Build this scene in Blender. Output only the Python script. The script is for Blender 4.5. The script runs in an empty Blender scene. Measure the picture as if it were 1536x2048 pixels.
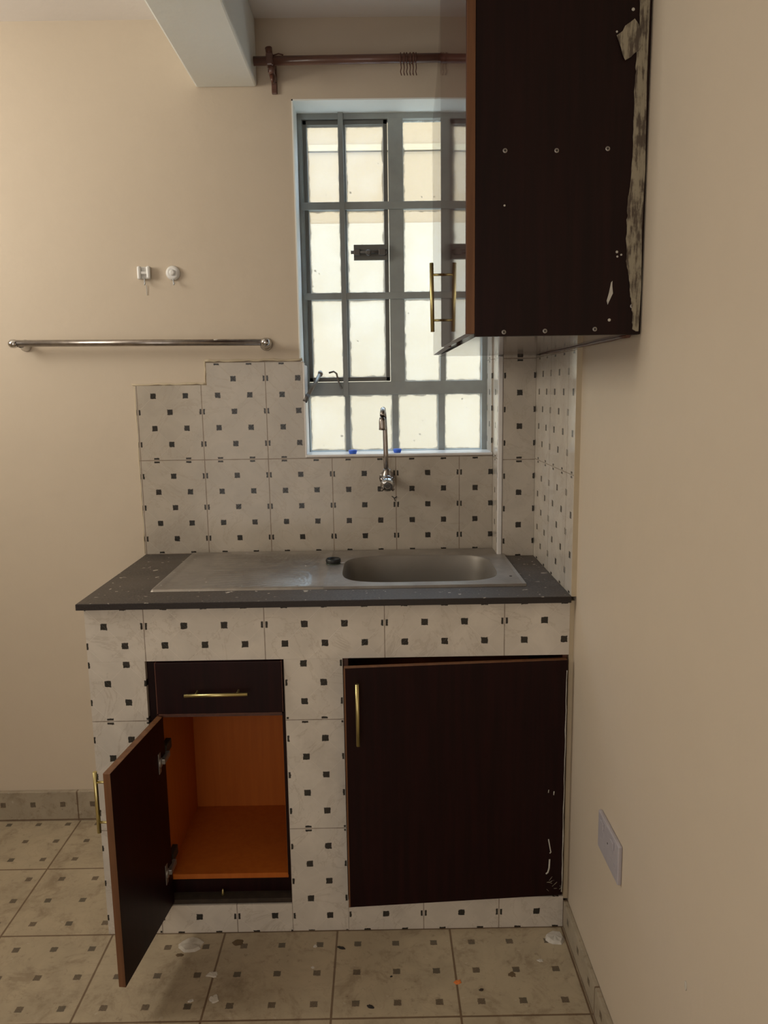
import bpy, bmesh, math, random
from mathutils import Vector, Matrix
random.seed(7)
S = bpy.context.scene
COL = S.collection

# ------------------------------------------------------------------ helpers
def lin(r, g, b):
    f = lambda c: (c/255)/12.92 if c/255 <= .04045 else ((c/255+.055)/1.055)**2.4
    return (f(r), f(g), f(b), 1)

class N:
    """tiny node-expression builder"""
    def __init__(s, name):
        s.m = bpy.data.materials.new(name); s.m.use_nodes = True
        s.t = s.m.node_tree; s.t.nodes.clear()
        s.out = s.t.nodes.new('ShaderNodeOutputMaterial')
    def n(s, typ, **kw):
        x = s.t.nodes.new(typ)
        for k, v in kw.items(): setattr(x, k, v)
        return x
    def link(s, a, b): s.t.links.new(a, b)
    def put(s, sock, v):
        if hasattr(v, 'default_value') or hasattr(v, 'is_linked'): s.link(v, sock)
        else: sock.default_value = v
    def math(s, op, a, b=0.0, c=0.0):
        x = s.n('ShaderNodeMath', operation=op)
        s.put(x.inputs[0], a); s.put(x.inputs[1], b); s.put(x.inputs[2], c)
        return x.outputs[0]
    def mix(s, f, a, b):
        x = s.n('ShaderNodeMix', data_type='RGBA')
        s.put(x.inputs[0], f); s.put(x.inputs[6], a); s.put(x.inputs[7], b)
        return x.outputs[2]
    def pos(s):
        g = s.n('ShaderNodeNewGeometry'); x = s.n('ShaderNodeSeparateXYZ')
        s.link(g.outputs['Position'], x.inputs[0])
        return g.outputs['Position'], x.outputs
    def noise(s, vec, scale, detail=3, rough=.55, dist=0):
        x = s.n('ShaderNodeTexNoise'); s.link(vec, x.inputs['Vector'])
        x.inputs['Scale'].default_value = scale; x.inputs['Detail'].default_value = detail
        x.inputs['Roughness'].default_value = rough; x.inputs['Distortion'].default_value = dist
        return x.outputs['Fac']
    def ramp(s, f, a, b):          # smoothstep between a and b
        x = s.n('ShaderNodeMapRange', interpolation_type='SMOOTHSTEP')
        s.put(x.inputs[0], f); s.put(x.inputs[1], a); s.put(x.inputs[2], b)
        return x.outputs[0]
    def bsdf(s, color, rough=.5, metal=0, spec=.5, bump=None, bstr=.3, bdist=.002, coat=0, coat_rough=.05):
        b = s.n('ShaderNodeBsdfPrincipled')
        s.put(b.inputs['Base Color'], color); s.put(b.inputs['Roughness'], rough)
        s.put(b.inputs['Metallic'], metal); s.put(b.inputs['Specular IOR Level'], spec)
        b.inputs['Coat Weight'].default_value = coat; b.inputs['Coat Roughness'].default_value = coat_rough
        if bump is not None:
            u = s.n('ShaderNodeBump'); u.inputs['Strength'].default_value = bstr
            u.inputs['Distance'].default_value = bdist
            s.link(bump, u.inputs['Height']); s.link(u.outputs[0], b.inputs['Normal'])
        s.link(b.outputs[0], s.out.inputs[0])
        return s.m

def plain(name, col, rough=.5, metal=0, spec=.5, var=.06, scale=30, bstr=0, bscale=200, coat=0):
    n = N(name); p, _ = n.pos()
    f = n.noise(p, scale)
    c2 = tuple(c*(1-var*2) for c in col[:3])+(1,)
    c1 = tuple(min(1, c*(1+var)) for c in col[:3])+(1,)
    c = n.mix(f, c2, c1)
    bump = n.noise(p, bscale) if bstr else None
    return n.bsdf(c, rough, metal, spec, bump, bstr, coat=coat)

def wall_mat(name, col, var=.05):
    n = N(name); p, _ = n.pos()
    f = n.noise(p, 1.7, 4, .6); g = n.noise(p, 14, 4, .6)
    f = n.math('ADD', n.math('MULTIPLY', f, .6), n.math('MULTIPLY', g, .4))
    c = n.mix(f, tuple(x*(1-var) for x in col[:3])+(1,), tuple(min(1, x*(1+var)) for x in col[:3])+(1,))
    h = n.math('ADD', n.math('MULTIPLY', n.noise(p, 5, 3), 1.5), n.math('MULTIPLY', n.noise(p, 60, 4), .25))
    return n.bsdf(c, .55, 0, .3, h, .25, .006)

def tile_mat(name, ax, anchor, tile, mode='quinc', lat=None, base=(222, 214, 202), grime=.25, rough=.18, flip=1, floor=False, per=.1):
    """ax: two of 'XYZ'; anchor: grout corner; tile: (w,h); lat: lattice origin of the printed squares"""
    n = N(name); p, xyz = n.pos()
    P = {'X': xyz[0], 'Y': xyz[1], 'Z': xyz[2]}
    U, V = P[ax[0]], P[ax[1]]
    u = n.math('ADD', U, tile[0]*100-anchor[0]); v = n.math('ADD', V, tile[1]*100-anchor[1])
    lat = lat or anchor
    lu = n.math('ADD', U, 200*per-lat[0]); lv = n.math('ADD', V, 200*per-lat[1])
    def dist(x, period):          # distance to the nearest multiple
        x = n.math('ADD', x, period/2)
        return n.math('ABSOLUTE', n.math('SUBTRACT', n.math('MODULO', x, period), period/2))
    gu, gv = dist(u, tile[0]), dist(v, tile[1])
    g = n.math('MINIMUM', gu, gv)
    if mode == 'quinc':
        a, b = dist(lu, per), dist(lv, per)
        ah, bh = n.math('SUBTRACT', per/2, a), n.math('SUBTRACT', per/2, b)
        m1 = n.math('MAXIMUM', ah, b); m2 = n.math('MAXIMUM', a, bh)
        m = n.math('MINIMUM', m1, m2)
    else:
        a, b = dist(n.math('ADD', lu, per/2), per), dist(n.math('ADD', lv, per/2), per)
        m = n.math('MAXIMUM', a, b)
    wob = n.math('MULTIPLY', n.math('SUBTRACT', n.noise(p, 160, 2), .5), .004)
    m = n.math('ADD', m, wob)
    half = .0083 if not floor else .0088
    sq = n.math('SUBTRACT', 1, n.ramp(m, half-.0007, half+.0007))
    if not floor: sq = n.math('MULTIPLY', sq, n.ramp(g, .0022, .0034))
    # marble body
    vein = n.noise(p, 5, 6, .65, 1.6)
    vm = n.math('SUBTRACT', 1, n.ramp(n.math('ABSOLUTE', n.math('SUBTRACT', vein, .5)), 0, .02))
    cloud = n.noise(p, 9, 4, .6, .6)
    B = lin(*base)
    dark = tuple(c*.86 for c in B[:3])+(1,)
    c = n.mix(n.ramp(cloud, .3, .7), dark, B)
    c = n.mix(n.math('MULTIPLY', vm, .22), c, lin(150, 132, 110))
    bump = None
    if mode == 'quinc':
        s1 = n.math('ADD', lu, lv); s2 = n.math('ADD', n.math('SUBTRACT', lu, lv), 200*per)
        d1 = dist(n.math('ADD', s1, per/2), per); d2 = dist(n.math('ADD', s2, per/2), per)
        dd = n.math('MINIMUM', d1, d2)
        dl = n.math('SUBTRACT', 1, n.ramp(dd, .0004, .0014))
        # every diamond of the print is a slightly different marble tone
        k1 = n.math('FLOOR', n.math('DIVIDE', n.math('ADD', s1, per/2), per)); k2 = n.math('FLOOR', n.math('DIVIDE', n.math('ADD', s2, per/2), per))
        w = n.n('ShaderNodeTexWhiteNoise', noise_dimensions='2D'); cv = n.n('ShaderNodeCombineXYZ')
        n.link(k1, cv.inputs[0]); n.link(k2, cv.inputs[1]); n.link(cv.outputs[0], w.inputs['Vector'])
        c = n.mix(n.math('MULTIPLY', w.outputs['Value'], .28), c, tuple(x*.82 for x in B[:3])+(1,))
        c = n.mix(n.math('MULTIPLY', dl, .35), c, tuple(min(1, x*1.12) for x in B[:3])+(1,))
        bump = dl
    # grime
    gr = n.ramp(n.noise(p, 3.2, 6, .7), .52, .8)
    c = n.mix(n.math('MULTIPLY', gr, grime), c, lin(96, 76, 52))
    if floor:
        g2 = n.ramp(n.noise(p, 12, 6, .72, .5), .50, .68)
        c = n.mix(n.math('MULTIPLY', g2, .38), c, lin(104, 82, 58))
        g3 = n.ramp(n.noise(p, 38, 4, .7), .58, .70)
        c = n.mix(n.math('MULTIPLY', g3, .30), c, lin(84, 64, 44))
        g4 = n.ramp(n.noise(p, 50, 2, .5), .70, .76)
        c = n.mix(n.math('MULTIPLY', g4, .25), c, lin(205, 198, 184))
    sp = n.ramp(n.noise(p, 95, 2, .5), .72, .76)
    c = n.mix(n.math('MULTIPLY', sp, .35 if floor else .12), c, lin(70, 54, 40))
    # printed squares
    mn = n.noise(p, 420, 2); big = n.noise(p, 11, 1)
    q = n.mix(n.ramp(mn, .35, .65), lin(9, 6, 5) if not floor else lin(60, 48, 38), lin(38, 33, 28) if not floor else lin(108, 92, 74))
    q = n.mix(n.ramp(big, .45, .6), q, lin(12, 15, 12) if not floor else lin(72, 66, 56))
    c = n.mix(n.math('MULTIPLY', sq, .95 if not floor else .85), c, q)
    # grout
    gw = .0011 if not floor else .0024
    gn = n.math('ADD', g, n.math('MULTIPLY', n.math('SUBTRACT', n.noise(p, 30, 2), .5), .0016))
    gl = n.math('SUBTRACT', 1, n.ramp(gn, gw*.6, gw*1.5))
    c = n.mix(n.math('MULTIPLY', gl, .8 if floor else .62), c, lin(92, 66, 44))
    hb = n.math('SUBTRACT', n.math('MULTIPLY', n.noise(p, 40, 2), .05), n.math('MULTIPLY', gl, 1.0))
    if bump: hb = n.math('ADD', hb, n.math('MULTIPLY', bump, .35))
    r = n.math('ADD', rough, n.math('MULTIPLY', gr, .25))
    return n.bsdf(c, r, 0, .5 if (ax == 'YZ' or floor) else .32, hb, .35, .0012)

def wood_mat(name, c1, c2, rough=.35, grain='Z', coat=0, spec=.5, bstr=.04):
    n = N(name); p, xyz = n.pos()
    mp = n.n('ShaderNodeMapping'); n.link(p, mp.inputs[0])
    sc = {'X': (3, 60, 60), 'Y': (60, 3, 60), 'Z': (60, 60, 3)}[grain]
    mp.inputs['Scale'].default_value = sc
    f = n.noise(mp.outputs[0], 1, 5, .6, .4)
    c = n.mix(n.ramp(f, .3, .7), c1, c2)
    return n.bsdf(c, rough, 0, spec, f, bstr, .001, coat=coat, coat_rough=.04)

class MB:
    def __init__(s): s.b = bmesh.new(); s.mats = []
    def mi(s, m):
        if m not in s.mats: s.mats.append(m)
        return s.mats.index(m)
    def poly(s, pts, m):
        f = s.b.faces.new([s.b.verts.new(p) for p in pts]); f.material_index = s.mi(m); return f
    def hexa(s, P, m, bev=0, seg=2):
        """P: 8 points, bottom 4 (ccw) then top 4"""
        t = bmesh.new(); v = [t.verts.new(p) for p in P]
        for q in ((3, 2, 1, 0), (4, 5, 6, 7), (0, 1, 5, 4), (1, 2, 6, 5), (2, 3, 7, 6), (3, 0, 4, 7)):
            t.faces.new([v[i] for i in q])
        if bev: bmesh.ops.bevel(t, geom=list(t.edges), offset=bev, segments=seg, profile=.5, affect='EDGES')
        s.merge(t, m)
    def merge(s, t, m, smooth=False):
        i = s.mi(m); bmesh.ops.recalc_face_normals(t, faces=list(t.faces))
        mp = {v: s.b.verts.new(v.co) for v in t.verts}
        for f in t.faces:
            try: g = s.b.faces.new([mp[v] for v in f.verts])
            except ValueError: continue
            g.material_index = i; g.smooth = smooth or f.smooth
        t.free()
    def box(s, x0, x1, y0, y1, z0, z1, m, bev=0, seg=2):
        s.hexa([(x0, y0, z0), (x1, y0, z0), (x1, y1, z0), (x0, y1, z0), (x0, y0, z1), (x1, y0, z1), (x1, y1, z1), (x0, y1, z1)], m, bev, seg)
    def prism(s, pts, d, m, bev=0):
        """pts: planar loop; d: extrude vector"""
        t = bmesh.new(); a = [t.verts.new(p) for p in pts]; b = [t.verts.new(Vector(p)+Vector(d)) for p in pts]
        t.faces.new(a); t.faces.new(b[::-1]); k = len(a)
        for i in range(k): t.faces.new([a[i], a[(i+1) % k], b[(i+1) % k], b[i]])
        if bev: bmesh.ops.bevel(t, geom=list(t.edges), offset=bev, segments=2, profile=.5, affect='EDGES')
        s.merge(t, m)
    def tube(s, path, r, m, seg=12, closed=False, cap=True):
        path = [Vector(p) for p in path]; n = len(path)
        rs = r if isinstance(r, (list, tuple)) else [r]*n
        t = bmesh.new(); rings = []; prev = None
        for i, p in enumerate(path):
            if closed: d = path[(i+1) % n]-path[i-1]
            else: d = path[min(i+1, n-1)]-path[max(i-1, 0)]
            d.normalize()
            if prev is None:
                a = Vector((0, 0, 1)) if abs(d.z) < .9 else Vector((1, 0, 0)); e = d.cross(a).normalized()
            else: e = (prev-d*prev.dot(d)).normalized()
            prev = e; f = d.cross(e)
            rings.append([t.verts.new(p+(e*math.cos(2*math.pi*k/seg)+f*math.sin(2*math.pi*k/seg))*rs[i]) for k in range(seg)])
        for i in range(n if closed else n-1):
            A, B = rings[i], rings[(i+1) % n]
            for k in range(seg):
                q = t.faces.new([A[k], A[(k+1) % seg], B[(k+1) % seg], B[k]]); q.smooth = True
        if cap and not closed: t.faces.new(rings[0][::-1]); t.faces.new(rings[-1])
        s.merge(t, m)
    def lathe(s, o, axis, prof, m, seg=24):
        """prof: (distance along axis, radius)"""
        o = Vector(o); d = Vector(axis).normalized()
        a = Vector((0, 0, 1)) if abs(d.z) < .9 else Vector((1, 0, 0)); e = d.cross(a).normalized(); f = d.cross(e)
        t = bmesh.new(); rings = []
        for h, r in prof:
            rings.append([t.verts.new(o+d*h+(e*math.cos(2*math.pi*k/seg)+f*math.sin(2*math.pi*k/seg))*max(r, 1e-5)) for k in range(seg)])
        for A, B in zip(rings, rings[1:]):
            for k in range(seg):
                q = t.faces.new([A[k], A[(k+1) % seg], B[(k+1) % seg], B[k]]); q.smooth = True
        t.faces.new(rings[0][::-1]); t.faces.new(rings[-1])
        s.merge(t, m)
    def build(s, name, parent=None, kind=None, label=None, cat=None, group=None):
        me = bpy.data.meshes.new(name); s.b.to_mesh(me); s.b.free()
        for m in s.mats: me.materials.append(m)
        o = bpy.data.objects.new(name, me); COL.objects.link(o)
        if parent is not None:
            o.parent = parent; o.matrix_parent_inverse = Matrix.Translation(-world_loc(parent))
        if kind: o['kind'] = kind
        if label: o['label'] = label
        if cat: o['category'] = cat
        if group: o['group'] = group
        return o
def world_loc(o):
    v = Vector(o.location)
    if o.parent is not None and o.type == 'EMPTY': v += world_loc(o.parent)
    return v if o.type == 'EMPTY' else (world_loc_mesh(o))
def world_loc_mesh(o): return Vector((0, 0, 0))   # part meshes keep world coordinates in their vertices
def thing(name, label, cat, loc, group=None, kind=None):
    o = bpy.data.objects.new(name, None); COL.objects.link(o); o.location = loc; o.empty_display_size = .05
    if label: o['label'] = label
    if cat: o['category'] = cat
    if group: o['group'] = group
    if kind: o['kind'] = kind
    return o

# ------------------------------------------------------------------ camera (solved from the tile grid)
cd = bpy.data.cameras.new('camera'); cam = bpy.data.objects.new('camera', cd); COL.objects.link(cam)
cd.sensor_fit = 'HORIZONTAL'; cd.sensor_width = 36; cd.lens = 36*1546/1536; cd.clip_start = .05
fw = Vector((.00493801, .98759446, -.1569484)); rt = Vector((.999871, -.0072751, -.0143198)); up = Vector((.01528397, .15685745, .98750298))
M = Matrix.Identity(4)
for i in range(3): M[i][0] = rt[i]; M[i][1] = up[i]; M[i][2] = -fw[i]
M.translation = (-.4695, -2.4272, 1.4225); cam.matrix_world = M
S.camera = cam

# ------------------------------------------------------------------ constants (metres)
ZC = .911; YF = -.565; XR = .012; YW = .008; CE = 2.487
XL, YB = -2.6, -3.05
# ------------------------------------------------------------------ materials
cream = wall_mat('cream_wall_paint', (.60, .51, .40, 1))
white_paint = wall_mat('white_paint', (.86, .88, .84, 1))
ceil_m = wall_mat('ceiling_paint', (.84, .79, .75, 1))
t_back = tile_mat('tile_back', 'XZ', (-.218, ZC), (.2, .3), base=(188, 178, 164))  # same tile as the apron; dimmer light here is put into the base
t_colf = tile_mat('tile_column_front', 'XZ', (-.098, 1.207), (.1, .3), lat=(-.098, 1.207), base=(198, 188, 174))
t_side = tile_mat('tile_side', 'YZ', (-.098, 1.209), (.2, .3), base=(200, 190, 176), rough=.12)
t_strip = tile_mat('tile_apron', 'XZ', (-.163, .897), (.3, .2), base=(222, 214, 202))
t_end = tile_mat('tile_end_pillar', 'XZ', (-1.213, .598), (.15, .3), lat=(-1.213, .598), base=(222, 214, 202))
t_pil = tile_mat('tile_pillar', 'XZ', (-.7185, .594), (.15, .3), lat=(-.7185, .594), base=(222, 214, 202))
t_pil2 = tile_mat('tile_pillar_top', 'XZ', (-.7185, .594), (.15, .3), lat=(-.6685, .594), base=(222, 214, 202))
t_plR = tile_mat('tile_plinth_right', 'XZ', (-.570, -.004), (.2, .3), base=(222, 214, 202), grime=.35)
t_plL = tile_mat('tile_plinth_left', 'XZ', (-.865, -.004), (.2, .3), base=(222, 214, 202), grime=.35)
t_endside = tile_mat('tile_end_side', 'YZ', (-.565, .598), (.2, .3))
t_skb = tile_mat('tile_skirting', 'XZ', (-1.501, 0.005), (.3, .3), mode='square', lat=(-1.501, .010), base=(170, 158, 138), grime=.45, rough=.4, floor=True)
t_skr = tile_mat('tile_skirting_side', 'YZ', (-.57, 0.005), (.3, .3), mode='square', lat=(-.57, .0), base=(170, 158, 138), grime=.4, rough=.4, floor=True)
t_floor = tile_mat('tile_floor', 'XY', (-.003, -.5675), (.2985, .2925), mode='square', lat=(-.003, -.5700), base=(182, 167, 141), grime=.65, rough=.42, floor=True, per=.0985)
edge_m = plain('tile_edge_cream', (.56, .47, .33, 1), .6)
bead_m = plain('white_corner_bead', (.74, .71, .68, 1), .35)
grout_m = plain('cement_grout', (.50, .45, .36, 1), .8, bstr=.4)
steel_paint = plain('grey_steel_paint', (.33, .355, .34, 1), .45, var=.12, scale=18)
steel_dark = plain('sash_shade_and_latch_steel', (.15, .15, .135, 1), .5, var=.1)  # dark tone carries the sash's shadow; also colours the latch plate
latch_m = plain('bare_latch_steel', (.14, .13, .12, 1), .45, .4)
rust_m = plain('dull_stay_steel', (.27, .24, .20, 1), .5, .3, var=.25, scale=60)
maroon = wood_mat('maroon_laminate', lin(26, 7, 8), lin(36, 11, 12), .42, 'Z', spec=.18)
maroon_side = wood_mat('maroon_side_laminate', lin(26, 12, 11), lin(36, 16, 15), .5, 'Z', spec=.2)
gloss_door = wood_mat('gloss_maroon', lin(46, 20, 16), lin(60, 28, 22), .05, 'Z', spec=.5, bstr=0, coat=0)
band = wood_mat('brown_edge_band', lin(100, 64, 38), lin(122, 82, 52), .45, 'Z')
band_d = wood_mat('dark_brown_edge_band', lin(78, 44, 32), lin(98, 58, 42), .45, 'Z')
under_m = wood_mat('gloss_underside', lin(62, 44, 40), lin(84, 62, 56), .10, 'Y', spec=.15, bstr=0, coat=0)
orange = wood_mat('orange_melamine', lin(180, 96, 32), lin(188, 103, 36), .5, 'Z', spec=.3)
brass = plain('brass', (.66, .57, .26, 1), .36, 1, var=.08)
chrome = plain('chrome', (.62, .61, .60, 1), .14, 1, var=.15, scale=40)
chrome_d = plain('dull_chrome', (.42, .38, .35, 1), .3, 1, var=.25, scale=50)
rubber = plain('black_rubber', (.012, .013, .012, 1), .45)
green_r = plain('green_grey_plastic', (.05, .07, .05, 1), .5)
plastic = plain('white_plastic', (.78, .77, .74, 1), .35)
plastic_g = plain('clear_grey_plastic', (.55, .56, .56, 1), .25)
socket_m = plain('grey_white_plastic', (.44, .41, .44, 1), .4)
blue = plain('blue_plastic', (.05, .17, .85, 1), .4)
rod_m = wood_mat('red_brown_rod', lin(86, 58, 48), lin(112, 78, 66), .35, 'X', coat=.2)
screw_m = plain('screw_steel', (.35, .33, .31, 1), .4, .7)
screw_d = plain('screw_recess', (.03, .025, .02, 1), .6)
putty = plain('white_putty', (.58, .56, .50, 1), .8, var=.15, scale=50, bstr=.6, bscale=90)
n = N('smeared_putty'); p, _ = n.pos()
mp = n.n('ShaderNodeMapping'); n.link(p, mp.inputs[0]); mp.inputs['Scale'].default_value = (160, 30, 22)
f = n.noise(mp.outputs[0], 1, 4, .65); g = n.noise(p, 60, 3)
c = n.mix(n.ramp(n.math('ADD', n.math('MULTIPLY', f, .7), n.math('MULTIPLY', g, .3)), .40, .56), lin(92, 82, 72), lin(160, 152, 132))
smear_m = n.bsdf(c, .8, 0, .3, f, .5, .002)
plaster = plain('plaster_white', (.62, .58, .52, 1), .85, var=.12, scale=70, bstr=.5, bscale=120)
plaster_g = plain('grey_plaster', (.60, .55, .47, 1), .85, var=.12, scale=70, bstr=.5, bscale=120)
char_m = plain('black_crumb', (.02, .017, .014, 1), .7)
orange_bit = plain('orange_crumb', (.75, .22, .05, 1), .6)
dirt_p = plain('dried_floor_dirt', lin(112, 92, 66), .8, var=.3, scale=80)
dirt = plain('dirty_cement', lin(62, 50, 38), .8, var=.35, scale=40, bstr=.6, bscale=80)

# worktop terrazzo / granite
n = N('speckled_worktop'); p, _ = n.pos()
c = n.mix(n.ramp(n.noise(p, 180, 3), .35, .7), lin(46, 41, 38), lin(84, 77, 71))
c = n.mix(n.ramp(n.noise(p, 6, 5, .65), .35, .75), c, lin(84, 76, 68))
c = n.mix(n.math('MULTIPLY', n.ramp(n.noise(p, 34, 3, .5), .665, .69), .8), c, lin(196, 186, 172))
c = n.mix(n.math('MULTIPLY', n.ramp(n.noise(p, 75, 2, .5), .71, .74), .8), c, lin(190, 180, 166))
worktop_m = n.bsdf(c, n.math('ADD', .33, n.math('MULTIPLY', n.noise(p, 12, 4), .35)), 0, .5, n.noise(p, 140, 3), .2, .001)
slab_edge = plain('dark_slab_edge', lin(38, 30, 27), .6, bstr=.5)
# sink steel
n = N('dusty_stainless_steel'); p, _ = n.pos()
c = n.mix(n.ramp(n.noise(p, 7, 5, .7), .3, .75), (.44, .41, .37, 1), (.30, .27, .24, 1))
sp = n.ramp(n.noise(p, 60, 2, .5), .70, .74)
c = n.mix(n.math('MULTIPLY', sp, .7), c, (.62, .58, .52, 1))
sink_m = n.bsdf(c, n.math('ADD', .30, n.math('MULTIPLY', n.noise(p, 10, 4), .2)), n.math('MULTIPLY', n.math('SUBTRACT', 1, sp), .72), .5, n.noise(p, 40, 3), .08, .001)
bowl_m = plain('brushed_bowl_steel', (.26, .235, .205, 1), .52, .6, var=.08, scale=14)

# window glass: clear, with overspray and putty smears toward the pane edges (mesh attribute "edge" in metres)
n = N('window_glass'); p, _ = n.pos()
at = n.n('ShaderNodeAttribute', attribute_name='edge')
e = n.math('ADD', at.outputs['Fac'], n.math('MULTIPLY', n.math('SUBTRACT', n.noise(p, 22, 4, .7), .5), .022))
smear = n.math('SUBTRACT', 1, n.ramp(e, .0008, .0065))
dots = n.ramp(n.noise(p, 70, 1, .4), .775, .80)
smear = n.math('MAXIMUM', smear, n.math('MULTIPLY', dots, .8))
tr = n.n('ShaderNodeBsdfTransparent'); tr.inputs[0].default_value = (.93, .93, .91, 1)
gl = n.n('ShaderNodeBsdfGlossy'); gl.inputs['Roughness'].default_value = .05
fr = n.n('ShaderNodeFresnel'); fr.inputs[0].default_value = 1.45
m1 = n.n('ShaderNodeMixShader'); n.link(fr.outputs[0], m1.inputs[0]); n.link(tr.outputs[0], m1.inputs[1]); n.link(gl.outputs[0], m1.inputs[2])
tl = n.n('ShaderNodeBsdfTranslucent'); tl.inputs[0].default_value = (.75, .74, .72, 1)
film = n.n('ShaderNodeMixShader')     # faint dusty film everywhere
n.put(film.inputs[0], n.math('ADD', .05, n.math('MULTIPLY', n.ramp(n.noise(p, 4, 4, .6), .4, .7), .10)))
n.link(m1.outputs[0], film.inputs[1]); n.link(tl.outputs[0], film.inputs[2])
df = n.n('ShaderNodeBsdfDiffuse'); df.inputs[0].default_value = (.42, .40, .37, 1)
m2 = n.n('ShaderNodeMixShader'); n.put(m2.inputs[0], n.math('MULTIPLY', smear, .75))
n.link(film.outputs[0], m2.inputs[1]); n.link(df.outputs[0], m2.inputs[2]); n.link(m2.outputs[0], n.out.inputs[0])
glass_m = n.m

out_wall = wall_mat('outside_cream_render', (.22, .14, .066, 1), .03)
out_mid = wall_mat('outside_ledge_render', (.25, .175, .09, 1), .03)
out_low = wall_mat('outside_pale_render', (.26, .19, .115, 1), .03)
out_ground = plain('outside_concrete', (.72, .68, .60, 1), .8)

# ------------------------------------------------------------------ room shell
def struct(mb, name, parent=None): return mb.build(name, parent, kind='structure')
m = MB(); m.box(XL-.1, XR+.1, YB-.1, .2, -.12, 0, t_floor); floor = struct(m, 'floor')
m = MB(); m.box(XL-.1, XR+.1, YB-.1, .2, CE, CE+.12, ceil_m); struct(m, 'ceiling')
WX0, WX1, WZ0, WZ1 = -.712, -.113, 1.216, 2.267
m = MB()
m.box(XL-.1, WX0, YW, .2, 0, CE, cream); m.box(WX1, XR+.1, YW, .2, 0, CE, cream)
m.box(WX0, WX1, YW, .2, 0, WZ0, cream); m.box(WX0, WX1, YW, .2, WZ1, CE, cream)
wall_back = struct(m, 'wall_back')
m = MB(); m.box(XR, XR+.15, YB-.1, YW, 0, CE, cream); wall_right = struct(m, 'wall_right')
m = MB(); m.box(XL-.1, XL, YB, YW, 0, CE, cream); struct(m, 'wall_left')
m = MB(); m.box(XL-.1, XR, YB-.1, YB, 0, CE, cream); struct(m, 'wall_rear')
# ceiling beam running out from the back wall
m = MB(); m.box(-.990, -.811, YB, YW, 2.302, CE, white_paint, .006); struct(m, 'trim_1')
# tiled splashback with its stepped outline
m = MB()
L = [(-1.222, ZC-.004), (WX1, ZC-.004), (WX1, 1.213), (-.700, 1.213), (-.700, 1.511), (-1.0, 1.511), (-1.0, 1.443), (-1.222, 1.443)]
m.prism([(x, 0, z) for x, z in L], (0, YW, 0), t_back); m.build('splashback_tiles', wall_back)
m = MB()
def ridge(a, b, r, k=14):
    a, b = Vector(a), Vector(b); pts = []; rr = []
    for i in range(k+1):
        q = a.lerp(b, i/k); q += Vector((random.uniform(-1, 1)*.0012, random.uniform(-1, .4)*.001, random.uniform(-1, 1)*.0018)); pts.append(q); rr.append(r*random.uniform(.6, 1.2))
    m.tube(pts, rr, edge_m, 6)
ridge((-1.232, .005, 1.447), (-.998, .005, 1.447), .0045); ridge((-1.004, .005, 1.516), (-.702, .005, 1.516), .0045, 20)
ridge((-1.005, .005, 1.443), (-1.003, .005, 1.515), .003, 6); ridge((-1.225, .006, .912), (-1.224, .006, 1.445), .0022, 20)
m.build('grout_lip', wall_back, label='rough cream plaster lip along the tile edges')
# painted reveal
m = MB()
m.box(WX0, WX0+.004, YW-.002, .2, 1.50, WZ1, white_paint); m.box(WX0, WX1, YW-.002, .2, WZ1-.004, WZ1, white_paint)
m.build('window_reveal', wall_back, label='pale painted window reveal')
m = MB(); m.box(WX0+.001, -.6975, YW+.0003, .108, 1.213, 1.500, bead_m, .001); m.box(-.7015, -.6965, -.0012, .012, 1.213, 1.506, bead_m, .001)
m.build('reveal_bead', wall_back, label='white tile edge trim left of the window')
m = MB(); m.box(WX1-.004, WX1, YW, .108, 1.222, 1.72, t_side); m.build('reveal_tiles', wall_back)
# tiled pier in the corner (runs up behind the wall cupboard)
m = MB(); m.box(-.104, XR, -.094, YW, ZC-.003, CE, cream); pier = struct(m, 'trim_2')
m = MB(); m.box(-.0975, -.0005, -.1, -.0942, ZC, 1.516, t_colf); m.build('pier_front_tiles', pier)
m = MB(); m.box(-.1125, -.1042, -.094, .0, ZC, 1.70, t_side); m.build('pier_side_tiles', pier)
m = MB(); m.box(-.1125, -.098, -.102, -.0935, ZC, 1.514, bead_m, .003); m.build('corner_bead', pier, label='white corner bead')
# right wall tiles
m = MB(); m.box(0, XR, -.575, -.1002, ZC-.001, 1.513, t_side); wt = m.build('side_splashback_tiles', wall_right)
m = MB(); m.box(-.0006, XR, -.5775, -.5752, ZC-.001, 1.513, edge_m); m.build('tile_end_edge', wall_right, label='bare tile edge')
# skirtings
m = MB(); m.box(XL, -1.216, -.008, YW, 0, .105, t_skb, .002); struct(m, 'baseboard_back')
m = MB(); m.box(0, XR, -3.04, -.566, 0, .078, t_skr, .002); struct(m, 'baseboard_right')

# ------------------------------------------------------------------ window
win = thing('window_1', None, None, (-.41, .11, 1.22), kind='structure')
def P(): return MB()
FY = .11
m = P()       # outer frame, central mullion, transom
for a in ((-.709, -.694, 1.221, 2.266), (-.133, -.114, 1.221, 2.266), (-.428, -.382, 1.425, 2.25)): m.box(a[0], a[1], FY+.005, FY+.045, a[2], a[3], steel_paint, .0015)
m.box(-.709, -.114, FY+.006, FY+.046, 2.246, 2.2665, steel_paint, .0015)
m.box(-.709, -.114, FY+.004, FY+.045, 1.404, 1.447, steel_paint, .0015)
m.box(-.709, -.114, FY+.006, FY+.045, 1.216, 1.224, steel_paint, .0015)
for a in ((-.578, -.562), (-.425, -.405), (-.275, -.253)): m.box(a[0], a[1], FY+.008, FY+.03, 1.222, 1.41, steel_paint, .001)
m.box(-.267, -.250, FY+.008, FY+.03, 1.44, 2.25, steel_paint, .001)
m.build('window_frame', win)
m = P()       # flat burglar bars in front
for z0, z1 in ((1.979, 2.002), (1.706, 1.727)): m.box(-.700, -.118, FY, FY+.008, z0, z1, steel_paint, .001)
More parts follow.
